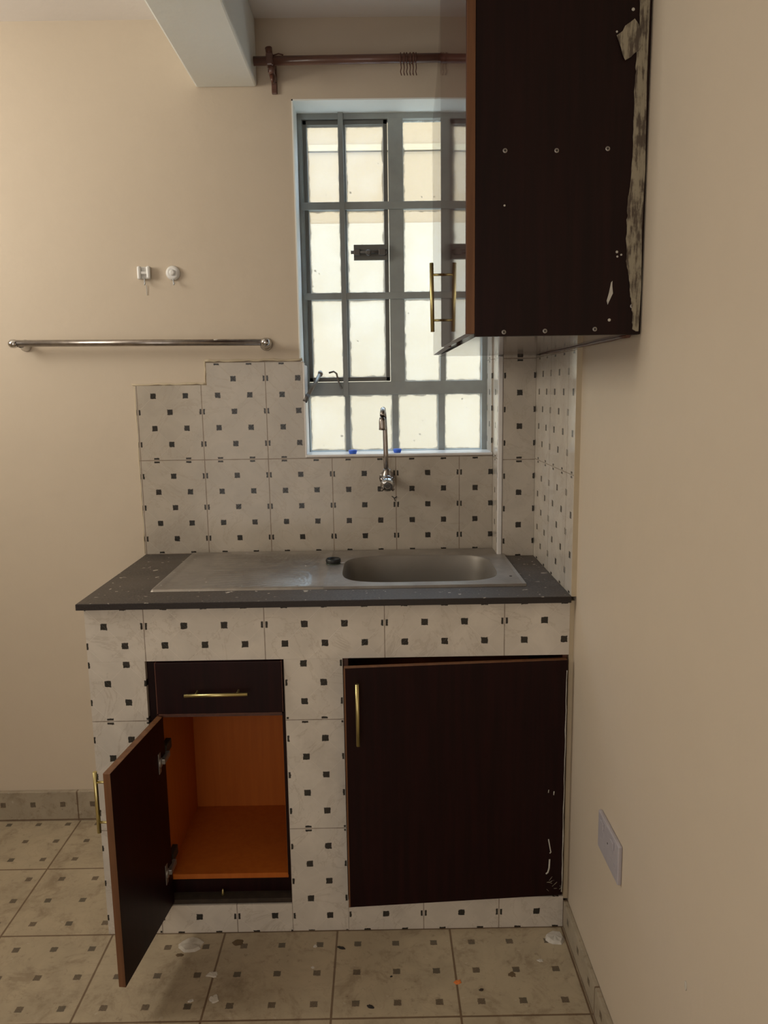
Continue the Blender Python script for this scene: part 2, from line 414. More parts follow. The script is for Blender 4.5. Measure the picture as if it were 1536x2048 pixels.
m.box(-.582, -.566, FY-.003, FY+.006, 1.40, 2.268, steel_paint, .001)
m.build('burglar_bars', win, label='flat grey security bars')
m = P()       # opening sash; shadow around its panes is put into the rim colour
sx0, sx1, sz0, sz1 = -.692, -.430, 1.449, 2.245
for a in ((sx0, sx0+.012, sz0, sz1), (sx1-.013, sx1, sz0, sz1), (sx0, sx1, sz0, sz0+.013), (sx0, sx1, sz1-.013, sz1)): m.box(a[0], a[1], FY+.012, FY+.04, a[2], a[3], steel_dark, .001)
m.box(-.580, -.560, FY+.014, FY+.034, sz0, sz1, steel_paint, .001)
for z in (1.9905, 1.7165): m.box(sx0, sx1, FY+.014, FY+.034, z-.010, z+.010, steel_paint, .001)
sash = m.build('sash', win, label='opening sash with shadow put into its edge colour')
# panes
def pane(x0, x1, z0, z1, parent, y=FY+.027):
    b = bmesh.new(); la = b.verts.layers.float.new('edge'); nx, nz = 12, 20
    def ed(t, k, w):      # denser near the rims
        s = i2 = t/k; return .5-.5*math.cos(math.pi*s)
    g = []
    for j in range(nz+1):
        row = []
        for i in range(nx+1):
            x = x0+(x1-x0)*ed(i, nx, 0); z = z0+(z1-z0)*ed(j, nz, 0)
            v = b.verts.new((x, y, z)); v[la] = min(x-x0, x1-x, z-z0, z1-z); row.append(v)
        g.append(row)
    for j in range(nz):
        for i in range(nx): b.faces.new([g[j][i], g[j][i+1], g[j+1][i+1], g[j+1][i]])
    me = bpy.data.meshes.new('pane'); b.to_mesh(me); b.free(); me.materials.append(glass_m)
    o = bpy.data.objects.new('pane', me); COL.objects.link(o); o.parent = parent
    o.matrix_parent_inverse = Matrix.Translation(-world_loc(parent))
ZR = [(1.462, 1.7065), (1.7265, 1.9805), (2.0005, 2.232)]
for z0, z1 in ZR:
    pane(-.680, -.580, z0, z1, sash); pane(-.560, -.443, z0, z1, sash)
for z0, z1 in ((1.447, 1.706), (1.727, 1.979), (2.002, 2.247)):
    pane(-.382, -.267, z0, z1, win); pane(-.250, -.133, z0, z1, win)
    m = P()
for x0, x1 in ((-.694, -.578), (-.562, -.425), (-.405, -.275), (-.253, -.133)): pane(x0, x1, 1.224, 1.404, win)
m = P()
for z in (1.7165, 1.9905): m.box(-.383, -.132, FY+.01, FY+.03, z-.010, z+.010, steel_paint, .001)
m.build('glazing_bar', win)
# putty lumps at pane corners, sill, latch, stay
m = P()
m.box(-.700, WX1, -.004, .112, 1.2135, 1.2225, bead_m, .003); m.build('window_sill', win, label='white tiled sill')
m = P()
m.box(-.540, -.432, FY-.006, FY+.004, 1.825, 1.872, steel_dark, .001)
m.tube([(-.549, FY-.012, 1.848), (-.434, FY-.012, 1.848)], .0052, latch_m, 10)
m.box(-.540, -.520, FY-.018, FY-.005, 1.838, 1.858, latch_m, .002); m.box(-.462, -.440, FY-.018, FY-.005, 1.838, 1.858, latch_m, .002)
m.lathe((-.494, FY-.01, 1.846), (0, -1, 0), [(0, .009), (.008, .009), (.011, .006)], latch_m, 14)
m.build('latch', win, label='black sliding bolt latch')
m = P()
m.tube([(-.657, FY-.004, 1.474), (-.668, FY-.045, 1.447), (-.690, FY-.10, 1.405)], .0058, rust_m, 8)
m.tube([(-.688, FY-.10, 1.408), (-.698, FY-.112, 1.388)], .0075, latch_m, 8)
m.tube([(-.657, FY+.01, 1.478), (-.655, FY-.008, 1.472)], .008, rust_m, 8)
m.build('stay_arm', win, label='dull metal casement stay hanging loose')
m = P()
m.tube([(-.627, FY-.006, 1.477), (-.612, FY-.012, 1.481), (-.603, FY-.012, 1.474), (-.598, FY-.008, 1.45), (-.588, FY-.004, 1.425)], .003, rust_m, 8)
m.build('stay_hook', win)

# ------------------------------------------------------------------ outside
m = MB()
m.box(-6, 5, 2.6, 2.8, 2.90, 3.35, out_wall); m.box(-6, 5, 2.585, 2.8, 2.865, 2.90, out_mid); m.box(-6, 5, 2.6, 2.8, 2.44, 2.86, out_wall)
m.box(-6, 5, 2.59, 2.8, -1, 2.44, out_low)
ow = m.build('neighbouring_wall', None, None, 'sunlit cream rendered wall of the next building beyond the window', 'wall')
m = MB(); m.box(-6, 5, .25, 2.58, -.4, -.12, out_ground); m.build('yard_paving', None, None, 'pale concrete yard between the window and the next building', 'paving')

# ------------------------------------------------------------------ counter masonry
cb = thing('counter_base', 'tiled masonry sink counter with white square-dotted tiles', 'counter', (-.6, -.3, 0))
XE = -1.209
m = MB(); m.box(XE, 0.0, YF, YF+.02, .756, .8955, t_strip)
m.build('apron', cb)
m = MB()
m.box(XE, -1.0665, YF, YF+.02, 0, .7558, t_end)
m.box(XE, -1.0665, YF+.0201, -.001, 0, .858, t_endside); m.build('end_pillar', cb)
m = MB(); m.box(-.7185, -.570, YF, YF+.02, 0, .594, t_pil); m.box(-.7185, -.570, YF, YF+.02, .5942, .7558, t_pil2)
m.box(-.7183, -.5702, YF+.0201, -.3, 0, .755, dirt); m.build('middle_pillar', cb)
m = MB(); m.box(-1.0663, -.7187, YF-.001, YF+.10, 0, .080, t_plL); m.build('plinth', cb)
m = MB(); m.box(-.5698, 0.0, YF-.001, YF+.10, 0, .088, t_plR); m.build('plinth', cb)
m = MB(); m.box(.0002, XR-.0003, YF+.002, YF+.02, .08, .8955, edge_m); m.build('wall_joint', cb, label='cream plaster joint against the right wall')
# worktop around the sink bowl
wk = MB()
bx0, bx1, by0, by1 = -.60, -.125, -.45, -.075
T0, T1 = .896, .911
wk.box(-1.221, bx0, -.580, -.001, T0, T1, worktop_m); wk.box(bx1, -.001, -.580, -.1005, T0, T1, worktop_m)
wk.box(bx0, bx1, -.580, by0, T0, T1, worktop_m); wk.box(bx0, bx1, by1, -.001, T0, T1, worktop_m)
wk.box(-1.2215, -.001, -.5815, -.5801, T0-.001, T1-.001, slab_edge, .0004)
wk.box(-1.2225, -1.2211, -.5815, -.001, T0-.001, T1-.001, slab_edge, .0004)
wk.build('worktop', None, None, 'dark grey-brown speckled worktop slab with dust and paint spots around the sink', 'worktop')
# ------------------------------------------------------------------ sink
sk = thing('kitchen_sink', 'dusty stainless steel sink with left drainer set in the worktop', 'sink', (-.58, -.25, .912))
X0, X1, Y0, Y1 = -1.070, -.092, -.473, -.016
Z = .9165
def sup(cx, cy, a, b, ang, e=4.2):
    c_, s_ = math.cos(ang), math.sin(ang)
    return cx+a*math.copysign(abs(c_)**(2/e), c_), cy+b*math.copysign(abs(s_)**(2/e), s_)
bcx, bcy, ba, bb = -.362, -.262, .214, .163
angs = sorted([2*math.pi*k/96 for k in range(96)])
RX0 = -.62
def rectpt(a):
    dx, dy = math.cos(a), math.sin(a)
    ts = []
    if dx > 1e-9: ts.append((X1-bcx)/dx)
    if dx < -1e-9: ts.append((RX0-bcx)/dx)
    if dy > 1e-9: ts.append((Y1-bcy)/dy)
    if dy < -1e-9: ts.append((Y0-bcy)/dy)
    t = min(ts); return bcx+dx*t, bcy+dy*t
cor = [math.atan2(y-bcy, x-bcx) % (2*math.pi) for x in (RX0, X1) for y in (Y0, Y1)]
for c_ in cor:
    i = min(range(96), key=lambda k: abs(angs[k]-c_)); angs[i] = c_
loops = []
loops.append([(*rectpt(a), ZC) for a in angs]); loops.append([(*rectpt(a), Z+.0015) for a in angs])
inner = [(x+(bcx-x)*.03, y+(bcy-y)*.03, Z) for x, y in [rectpt(a) for a in angs]]
loops.append(inner)
loops.append([(*sup(bcx, bcy, ba+.008, bb+.008, a), Z) for a in angs])
loops.append([(*sup(bcx, bcy, ba+.002, bb+.002, a), Z-.001) for a in angs])
b = bmesh.new(); R = [[b.verts.new(q) for q in l] for l in loops]
for A, B_ in zip(R, R[1:]):
    for k in range(96):
        f = b.faces.new([A[k], A[(k+1) % 96], B_[(k+1) % 96], B_[k]]); f.smooth = False
m = MB(); m.merge(b, sink_m)
m.build('rim', sk)
b = bmesh.new(); loops = []
for s_, dz in ((1.008, -.001), (1.0, -.004), (.985, -.012), (.965, -.05), (.945, -.10), (.92, -.128), (.86, -.143), (.7, -.149), (.4, -.151), (.12, -.153)):
    loops.append([b.verts.new((*sup(bcx, bcy, ba*s_, bb*s_, a, 4.2-1.5*(1-s_)), Z+dz)) for a in angs])
for A, B_ in zip(loops, loops[1:]):
    for k in range(96):
        f = b.faces.new([A[k], A[(k+1) % 96], B_[(k+1) % 96], B_[k]]); f.smooth = True
b.faces.new(loops[-1])
m = MB(); m.merge(b, bowl_m); m.build('bowl', sk)
m = MB(); m.lathe((bcx, bcy, Z-.153), (0, 0, 1), [(0, .03), (.003, .034), (.004, .026), (.002, .02)], chrome, 24); m.build('drain', sk)
# drainer with converging grooves
b = bmesh.new(); nx, ny = 100, 110; g = []
for i in range(nx+1):
    row = []
    for j in range(ny+1):
        x = X0+(RX0-X0)*i/nx; y = Y0+(Y1-Y0)*j/ny
        ex = min(x-X0, 9); ey = min(y-Y0, Y1-y); e_ = min(ex, ey)
        z = Z+(.0015 if e_ < .006 else 0)
        if e_ == 0: z = ZC
        t = max(0, min(1, (e_-.014)/.012)); t *= max(0, min(1, (RX0-.004-x)/.02))
        fan = (y-(-.245))/(1+.55*(x-X0)/(RX0-X0)*-1+.0)      # grooves close in toward the bowl
        gz = -.0035*t
        if t > .99 and -.97 < x < -.645: gz += .0035*max(0, math.cos(2*math.pi*fan/.034))**4*min(1, (x+.97)/.03)*min(1, (-.645-x)/.02)
        row.append(b.verts.new((x, y, z+gz)))
    g.append(row)
for i in range(nx):
    for j in range(ny):
        f = b.faces.new([g[i][j], g[i+1][j], g[i+1][j+1], g[i][j+1]]); f.smooth = True
m = MB(); m.merge(b, sink_m); m.build('drainer', sk)
m = MB()
pts = [(x, -.012+random.uniform(-.001, .001), ZC+.002) for x in [X0+.06+i*.05 for i in range(14)]]
m.tube(pts, [.0035*random.uniform(.8, 1.2) for _ in pts], bead_m, 6); m.build('sealant', sk, label='white sealant bead along the back edge')
m = MB(); m.lathe((-.118, -.385, Z-.002), (0, 0, 1), [(0, .004), (.0028, .004)], screw_d, 10); m.build('rim_hole', sk)
m = MB()
m.lathe((-.610, -.195, Z-.002), (0, 0, 1), [(0, .019), (.004, .021), (.010, .0225), (.016, .0215), (.0175, .019), (.012, .017), (.008, .012)], rubber, 28)
plug = m.build('sink_plug', None, None, 'black rubber sink plug lying on the drainer left of the bowl', 'plug')
m = MB(); m.lathe((-.610, -.195, Z-.0025), (0, 0, 1), [(0, .0215), (.003, .0225), (.0045, .0215)], green_r, 28); m.build('plug_rim', plug)
m = MB(); m.tube([(-.59, -.198, Z+.002), (-.583, -.203, Z+.0025), (-.576, -.2, Z+.002)], .002, bead_m, 6); m.build('plug_cord', plug)

# ------------------------------------------------------------------ tap
tp = thing('wall_tap', 'chrome wall-mounted tap with tall swan-neck spout above the sink', 'tap', (-.447, 0, 1.14))
m = MB(); m.lathe((-.447, .0, 1.146), (0, -1, 0), [(0, .024), (.004, .024), (.008, .013), (.03, .0125), (.035, .016), (.075, .017), (.082, .012)], chrome_d, 20)
m.lathe((-.447, -.058, 1.150), (0, 0, 1), [(-.02, .010), (-.014, .016), (.006, .017), (.014, .016), (.022, .012), (.030, .011)], chrome_d, 18)
m.build('tap_body', tp)
m = MB(); pts = [(-.449, -.058, 1.175), (-.4495, -.059, 1.23), (-.451, -.060, 1.30), (-.4525, -.0625, 1.335)]
for k in range(0, 9):
    a = math.pi*k/9*1.02
    pts.append((-.4525-.0008*k, -.0625-.028*(1-math.cos(a)), 1.335+.028*math.sin(a)))
m.tube(pts, .0076, chrome_d, 14)
m.lathe((-.4592, -.1185, 1.340), (0, 0, -1), [(0, .008), (.010, .0098), (.030, .0102), (.037, .0105), (.038, .006)], chrome_d, 18)
m.build('spout', tp)
m = MB(); m.lathe((-.447, -.075, 1.141), (.05, -1, -.25), [(0, .010), (.010, .012), (.014, .020), (.024, .0215), (.030, .016), (.033, .0155), (.030, .009)], chrome, 20)
for k in range(4):
    a = math.pi*(.25+k/2); m.tube([(-.446, -.092, 1.137), (-.446+.027*math.cos(a), -.095, 1.137+.027*math.sin(a))], [.006, .0045], chrome_d, 10)
m.build('tap_handle', tp)

# ------------------------------------------------------------------ handle helper
def bar_handle(a, b_, off, parent, r=.0046, mat=None):
    """a,b: bar ends; off: vector from bar to the face"""
    mat = mat or brass
    a, b_ = Vector(a), Vector(b_); off = Vector(off); m = MB(); m.tube([a, b_], r, mat, 12)
    for t in (.17, .83):
        q = a.lerp(b_, t); m.tube([q, q+off], r*.62, mat, 10)
    return m.build('handle', parent)
def slab(p0, d, w, th_dir, th, z0, z1, parent, name, face, edge, bev=.0012, label=None):
    """door leaf from p0 along d by w; faces in laminate, rims in edge band"""
    p0 = Vector(p0); d = Vector(d).normalized(); t = Vector(th_dir).normalized()*th
    a, b_ = p0, p0+d*w
    m = MB(); q = [a, b_, b_+t, a+t]
    lo = [Vector((v.x, v.y, z0)) for v in q]; hi = [Vector((v.x, v.y, z1)) for v in q]
    m.hexa(lo+hi, face, bev)
    me_faces = list(m.b.faces); ei = m.mi(edge); nrm = t.normalized()
    m.b.normal_update()
    for f in me_faces:
        if abs(f.normal.dot(nrm)) < .5: f.material_index = ei
    return m.build(name, parent, label=label)

# ------------------------------------------------------------------ left cabinet, open door
cl = thing('base_cabinet', 'dark maroon base cabinet with one drawer and its door hanging open showing orange inside', 'cabinet', (-.89, -.4, .08))
ax0, ax1 = -1.066, -.719
m = MB()
m.box(ax0, -1.047, -.552, -.21, .16, .756, maroon, .001)          # left stile and side
m.box(-1.047, -1.0445, -.54, -.21, .16, .61, orange)
m.box(-.727, ax1, -.560, -.21, .16, .756, maroon, .001)
m.box(-.7295, -.727, -.545, -.21, .16, .61, orange)
m.box(-1.047, -.727, -.215, -.205, .16, .756, orange)
m.box(-1.047, -.727, -.556, -.215, .603, .614, band_d)
m.box(-1.047, -.727, -.553, -.215, .148, .162, orange)
m.build('carcass', cl)
m = MB(); m.box(ax0, ax1, -.530, -.515, .080, .148, maroon); m.box(ax0, ax1, -.562, -.50, .0805, .094, dirt, .002)
m.build('bottom_rail', cl, label='dusty dark bottom rail')
m = MB(); m.box(-1.040, -.724, -.572, -.556, .618, .753, maroon, .0015)
for a in ((-1.0415, -.7225, .615, .619), (-1.0415, -1.038, .615, .753), (-.726, -.7225, .615, .753)): m.box(a[0], a[1], -.571, -.557, a[2], a[3], band_d)
dr = m.build('drawer', cl)
bar_handle((-.963, -.600, .677), (-.806, -.600, .679), (0, .028, 0), dr)
hd = Vector((-1.063+1.030, -.856+.562, 0)).normalized()
door = slab((-1.030, -.562, 0), hd, .298, (-hd.y*-1, hd.x*-1, 0) if False else (-abs(hd.y), abs(hd.x)*-1 if False else hd.x*-1*0+.11, 0), .017, .088, .608, cl, 'door', maroon, band, label='maroon door swung wide open')
# brass handle on the outer (left) face near the free edge
hp = Vector((-1.030, -.562, 0))+hd*.272
bar_handle((hp.x-.046, hp.y, .600), (hp.x-.046, hp.y, .455), (.028, 0, 0), door)
for zz in (.50, .195):
    m = MB()
    hx = -1.034; q = Vector((hx, -.562, zz))+hd*.034
    m.box(q.x+.002, q.x+.0045, q.y-.012, q.y+.012, zz-.027, zz+.027, screw_m, .001)
    m.lathe((q.x+.001, q.y, zz), (1, 0, 0), [(0, .012), (.006, .012), (.007, .010)], screw_m, 16)
    m.box(q.x+.004, q.x+.016, q.y, q.y+.05, zz-.006, zz+.008, screw_m, .002)
    m.box(-1.0445, -1.030, -.548, -.500, zz-.004, zz+.022, screw_d, .002)
    m.build('hinge', door, label='steel cup hinge')

# ------------------------------------------------------------------ right cabinet
cr_ = thing('base_cabinet', 'wide dark maroon base cabinet with a single slightly ajar door below the sink bowl', 'cabinet', (-.29, -.4, .08))
m = MB()
m.box(-.5695, -.556, -.553, -.1, .09, .7555, band_d, .001); m.box(-.014, -.001, -.556, -.1, .09, .7555, band_d, .001)
m.box(-.556, -.014, -.553, -.1, .09, .104, maroon); m.box(-.556, -.014, -.115, -.1, .104, .7555, orange); m.box(-.556, -.014, -.53, -.115, .742, .7555, maroon)
m.build('carcass', cr_)
a = math.radians(3.6)
dd = Vector((-math.cos(a), -math.sin(a), 0))
door2 = slab((-.0065, -.560, 0), dd, .560, (math.sin(a)*1.0, -math.cos(a), 0), .018, .100, .747, cr_, 'door', maroon, band, label='flat dark maroon door')
q = Vector((-.0065, -.560, 0))+dd*.528+Vector((math.sin(a), -math.cos(a), 0))*.018
bar_handle((q.x, q.y-.028, .716), (q.x, q.y-.028, .556), (0, .028, 0), door2)
def on_door(s_, z): v = Vector((-.0065, -.560, 0))+dd*s_+Vector((math.sin(a), -math.cos(a), 0))*.0182; return Vector((v.x, v.y, z))
for pts, r in (([(.040, .262), (.037, .245), (.033, .225), (.036, .222)], .0016), ([(.036, .205), (.037, .180), (.040, .168), (.045, .164)], .0022), ([(.028, .395), (.029, .385)], .0014), ([(.042, .400), (.043, .392)], .001)):
    m = MB(); m.tube([on_door(*p) for p in pts], r, putty, 6); m.build('paint_drip', door2, label='whitish paint drip')
for k in range(9):
    s0 = random.uniform(.006, .04); z0 = random.uniform(.108, .145)
    m = MB(); m.tube([on_door(s0, z0), on_door(max(.002, s0+random.uniform(-.014, .014)), z0+random.uniform(-.006, .012))], random.uniform(.0004, .0007), smear_m, 5)
    m.build('scuff', door2)
m = MB(); e0, e1 = on_door(.5575, .101), on_door(.5615, .101); dn_ = Vector((math.sin(a), -math.cos(a), 0))*.0008
m.hexa([e0, e1, e1+dn_, e0+dn_]+[v+Vector((0, 0, .645)) for v in (e0, e1, e1+dn_, e0+dn_)], band); m.build('edge_strip', door2, label='thin brown edge strip')
m = MB(); pts = [on_door(.002+random.uniform(-.0007, .0007), .11+i*.0265) for i in range(24)]
m.tube(pts, [random.uniform(.0008, .002) for _ in pts], putty, 5); m.build('edge_smear', door2)

# ------------------------------------------------------------------ wall cupboard
wc = thing('wall_cupboard', 'tall dark maroon wall cupboard with glossy doors hung on the right wall', 'cupboard', (-.15, -.54, 1.515))
CY0, CY1, CZ0, CZ1 = -.985, -.106, 1.515, 2.484
m = MB(); m.box(-.292, .010, CY0, CY0+.016, CZ0, CZ1, maroon_side, .0012); side = m.build('side_panel', wc, label='dark maroon side panel')
m = MB()
m.box(-.288, .010, CY0+.0165, CY1, CZ0+.0005, CZ0+.014, under_m)
m.box(-.240, .010, CY0+.0165, CY1, CZ0+.0145, CZ1-.001, maroon_side)
m.build('carcass', wc)
m = MB(); pr_ = [(-.004+random.uniform(-.002, .002), -.97+i*.06, CZ0-.001) for i in range(14)]
m.tube(pr_, [random.uniform(.002, .005) for _ in pr_], band_d, 6); m.build('caulk_line', wc)
# near door: hinged on the near side, a touch ajar
a1 = math.radians(1.2); dN = Vector((-math.sin(a1), math.cos(a1), 0))
dn = slab((-.293, CY0+.001, 0), dN, .437, (-math.cos(a1), -math.sin(a1), 0), .016, 1.5195, CZ1-.002, wc, 'door', gloss_door, band_d, label='glossy door nearer the room')
m = MB(); m.box(-.3075, -.2925, CY0-.0012, CY0+.0008, 1.520, CZ1-.003, band, .0004); m.build('edge_band', dn, label='brown wood edge strip')
bar_handle((-.3435, -.592, 1.706), (-.3415, -.590, 1.552), (.0285, 0, 0), dn, mat=brass)
# far door: bowed inwards toward its top far corner
b = bmesh.new(); ny, nz = 10, 24; fy0, fy1 = -.544, -.108; grid = [[], []]
for side_i in (0, 1):
    for j in range(nz+1):
        row = []
        for i in range(ny+1):
            t = i/ny; y = fy0+(fy1-fy0)*t; z = 1.5195+(CZ1-.002-1.5195)*j/nz
            bow = max(0, z-2.16)/.32
            x = -.310+.004*t+.052*t*t*bow**1.3+(.016 if side_i else 0)
            row.append(b.verts.new((x, y, z)))
        grid[side_i].append(row)
for s_ in (0, 1):
    for j in range(nz):
        for i in range(ny):
            f = b.faces.new([grid[s_][j][i], grid[s_][j][i+1], grid[s_][j+1][i+1], grid[s_][j+1][i]]); f.smooth = True
rimq = []
for j in range(nz):
    for i in (0, ny): rimq.append([grid[0][j][i], grid[0][j+1][i], grid[1][j+1][i], grid[1][j][i]])
for i in range(ny):
    for j in (0, nz): rimq.append([grid[0][j][i], grid[0][j][i+1], grid[1][j][i+1], grid[1][j][i]])
rf = [b.faces.new(q) for q in rimq]
bmesh.ops.recalc_face_normals(b, faces=list(b.faces))
me = bpy.data.meshes.new('door'); 
for f in rf: f.material_index = 1; f.smooth = False
for e_ in b.edges:
    fs = e_.link_faces
    if len(fs) == 2 and fs[0].material_index != fs[1].material_index: e_.smooth = False
b.to_mesh(me); b.free(); me.materials.append(gloss_door); me.materials.append(band_d)
o = bpy.data.objects.new('door', me); COL.objects.link(o); o.parent = wc; o.matrix_parent_inverse = Matrix.Translation(-world_loc(wc)); o['label'] = 'glossy door nearer the window'
# screws on the side panel
for (x, z) in ((-.240, 1.834), (-.149, 1.833), (-.059, 1.835), (-.239, 1.522), (-.164, 1.523), (-.073, 1.525), (-.006, 1.565)):
    m = MB(); m.lathe((x, CY0-.0001, z), (0, -1, 0), [(0, .0043), (.0010, .0040), (.0012, .0024)], screw_m, 16)
    m.lathe((x, CY0-.0011, z), (0, -1, 0), [(0, .0021), (.0004, .002)], screw_d, 10); m.build('screw', side)
# putty smeared down the wall side of the panel
def smear(pts, y, mat, th=.002, name='putty_smear', parent=side, label=None):
    m = MB(); m.prism([(x, y, z) for x, z in pts], (0, -th, 0), mat, .0004); return m.build(name, parent, label=label)
edge_pts = [(.011, 1.520), (.011, 2.08)]
lf = [(2.075, -.013), (2.035, -.009), (1.985, -.015), (1.955, -.0145), (1.89, -.015), (1.83, -.0135), (1.78, -.016), (1.75, -.0215), (1.715, -.021), (1.66, -.0205), (1.64, -.0195), (1.61, -.014), (1.593, -.0105), (1.575, -.009), (1.558, -.006), (1.54, -.005), (1.52, -.003)]
pts = []
for (z, x), (z2, x2) in zip(lf, lf[1:]):
    for k in range(5):
        t = k/5; pts.append((x+(x2-x)*t+random.uniform(-.0015, .0015), z+(z2-z)*t))
pts = [(.006, 2.075)]+pts+[(.002, 1.52), (.0065, 1.52), (.0085, 1.60), (.006, 1.70), (.008, 1.8), (.005, 1.95)]
smear(pts, CY0-.0002, smear_m, label='white putty line along the wall')
smear([(-.050, 2.018), (-.040, 2.024), (-.036, 2.033), (-.028, 2.038), (-.020, 2.044), (-.012, 2.034), (-.007, 2.018), (-.006, 2.003), (-.011, 1.993), (-.018, 1.990), (-.024, 1.983), (-.034, 1.978), (-.038, 1.986), (-.042, 1.999)], CY0-.0022, smear_m, label='thick dab of white putty')
smear([(-.053, 1.575), (-.049, 1.59), (-.046, 1.607), (-.0435, 1.61), (-.044, 1.60), (-.042, 1.588), (-.048, 1.575), (-.051, 1.568)], CY0-.0002, putty, .001, label='small white drip')
for x, z, r in ((-.047, 1.541, .003), (-.037, 1.66, .0025), (-.036, 1.652, .002), (-.029, 1.655, .002), (-.240, 1.742, .002), (-.049, 2.025, .002), (-.022, 2.06, .003)):
    m = MB(); m.lathe((x, CY0-.0001, z), (0, -1, 0), [(0, r), (.0006, r*.8)], putty, 8); m.build('paint_speck', side)

# ------------------------------------------------------------------ curtain rod
cr = thing('curtain_rod', 'red-brown wooden curtain rod on a bracket above the window', 'curtain rod', (-.5, -.08, 2.34))
m = MB(); m.tube([(-.806, -.08, 2.338), (-.112, -.08, 2.342)], .0122, rod_m, 16); m.build('rod', cr)
m = MB(); m.tube([(-.763, -.08, 2.372), (-.760, -.082, 2.350)], [.010, .0085], band_d, 12)
m.box(-.770, -.750, -.095, -.066, 2.322, 2.356, rod_m, .004); m.box(-.768, -.752, -.07, YW-.0002, 2.31, 2.325, rod_m, .003)
m.tube([(-.757, -.08, 2.325), (-.755, -.08, 2.302)], [.010, .0075], rod_m, 10); m.tube([(-.755, -.08, 2.300), (-.754, -.08, 2.280)], [.0075, .004], band_d, 8)
m.box(-.768, -.752, .0, YW-.0001, 2.28, 2.37, rod_m, .002)
m.build('bracket', cr)
m = MB(); m.tube([(-.752, -.08, 2.352), (-.735, -.082, 2.356), (-.722, -.083, 2.352)], .002, band_d, 8); m.build('rod_wire', cr)
ringproto = None
for k in range(6):
    x = -.392+k*.0085
    if ringproto is None:
        m = MB(); n_ = 20
        m.tube([(0, .0138*math.cos(2*math.pi*i/n_), .0138*math.sin(2*math.pi*i/n_)) for i in range(n_)], .0016, band_d, 8, closed=True)
        m.tube([(0, 0, -.0135), (.001, .0, -.025), (-.001, -.003, -.036), (.0015, .0, -.044), (0, .003, -.038)], .0014, band_d, 6)
        ringproto = m.build('curtain_ring'); o = ringproto
    else:
        o = ringproto.copy(); COL.objects.link(o)
    o.location = (x, -.08, 2.3405); o.rotation_euler = (0, 0, random.uniform(-.25, .25))
    o['label'] = 'one of the thin brown curtain hooks bunched on the rod above the window'; o['category'] = 'curtain hook'; o['group'] = 'curtain hooks bunched on the rod'

# ------------------------------------------------------------------ towel rail, hooks, caps, socket
tr_ = thing('towel_rail', 'chrome towel rail on the cream wall left of the window', 'towel rail', (-1.19, 0, 1.57))
m = MB(); m.tube([(-1.556, -.045, 1.574), (-.812, -.045, 1.567)], .0098, chrome_d, 16); m.build('rail', tr_)
for x, z, s_ in ((-1.55, 1.573, 1), (-.812, 1.567, 1.1)):
    m = MB(); m.lathe((x, YW, z-.003), (0, -1, 0), [(0, .017*s_), (.004, .018*s_), (.010, .014*s_), (.018, .009), (.04, .009)], chrome, 20)
    m.lathe((x-(.012 if s_ == 1 else -.002), -.045, z), (-1 if s_ == 1 else 1, 0, 0), [(-.01, .010), (0, .0135), (.010, .0125), (.016, .007)], chrome, 18); m.build('rail_end', tr_)
m = MB(); m.lathe((-.955, -.046, 1.5765), (0, -.2, 1), [(-.001, .008), (.001, .0085), (.0018, .005)], plaster, 12); m.build('paint_dab', tr_, label='whitish paint dab')
h1 = thing('adhesive_hook', 'white H-shaped plastic wall hook, left of the two hooks', 'hook', (-1.17, 0, 1.775))
m = MB(); m.box(-1.190, -1.154, .0, YW-.0002, 1.762, 1.798, plastic, .002)
m.box(-1.191, -1.180, -.012, .0, 1.760, 1.799, plastic, .004); m.box(-1.163, -1.152, -.012, .0, 1.762, 1.799, plastic, .004); m.box(-1.182, -1.160, -.009, .0, 1.775, 1.783, plastic, .002)
m.build('hook_plate', h1)
m = MB(); m.tube([(-1.171, -.004, 1.764), (-1.171, -.006, 1.75), (-1.170, -.010, 1.744), (-1.167, -.014, 1.75)], .0018, plastic_g, 8)
m.tube([(-1.169, .005, 1.745), (-1.169, .006, 1.715)], .0008, plastic_g, 5); m.build('hook_wire', h1)
h2 = thing('adhesive_hook', 'round white plastic wall hook, right of the two hooks', 'hook', (-1.085, 0, 1.775))
m = MB(); m.lathe((-1.086, YW, 1.779), (0, -1, 0), [(0, .0215), (.006, .0215), (.011, .018), (.013, .012), (.010, .009), (.018, .0085), (.019, .004)], plastic, 28); m.build('hook_plate', h2)
m = MB(); m.tube([(-1.084, -.004, 1.760), (-1.084, -.006, 1.748), (-1.082, -.011, 1.743), (-1.079, -.014, 1.749)], .002, plastic_g, 8); m.build('hook_wire', h2)
for x, y, lab in ((-.553, -.0, 'blue plastic cap on the white sill, left of the tap spout'), (-.412, .02, 'blue plastic cap on the white sill, right of the tap spout')):
    m = MB(); m.lathe((x, y+.012, 1.2227), (0, 0, 1), [(0, .0105), (.002, .0115), (.008, .0135), (.0105, .0135), (.012, .012), (.010, .009)], blue, 20)
    m.build('bottle_cap', None, None, lab, 'cap')
so = thing('wall_socket', 'grey-white double socket plate low on the right wall', 'socket', (XR, -.918, .455))
m = MB(); m.box(XR-.009, XR-.0001, -.990, -.846, .413, .499, socket_m, .0025); m.build('faceplate', so)
for k, yc in enumerate((-.882, -.954)):
    m = MB(); m.box(XR-.0125, XR-.0088, yc-.010, yc+.010, .474, .490, socket_m, .001); m.build('switch', so)
    m = MB()
    for dy, dz, w, h in ((0, .018, .0025, .005), (-.011, 0, .004, .002), (.011, 0, .004, .002)): m.box(XR-.0096, XR-.0088, yc+dy-w, yc+dy+w, .443+dz-h, .443+dz+h, socket_m if True else screw_d)
    m.build('pin_hole', so)
m = MB(); m.lathe((XR-.0088, -.918, .462), (-1, 0, 0), [(0, .0025), (.0006, .002)], screw_d, 10); m.build('screw', so)
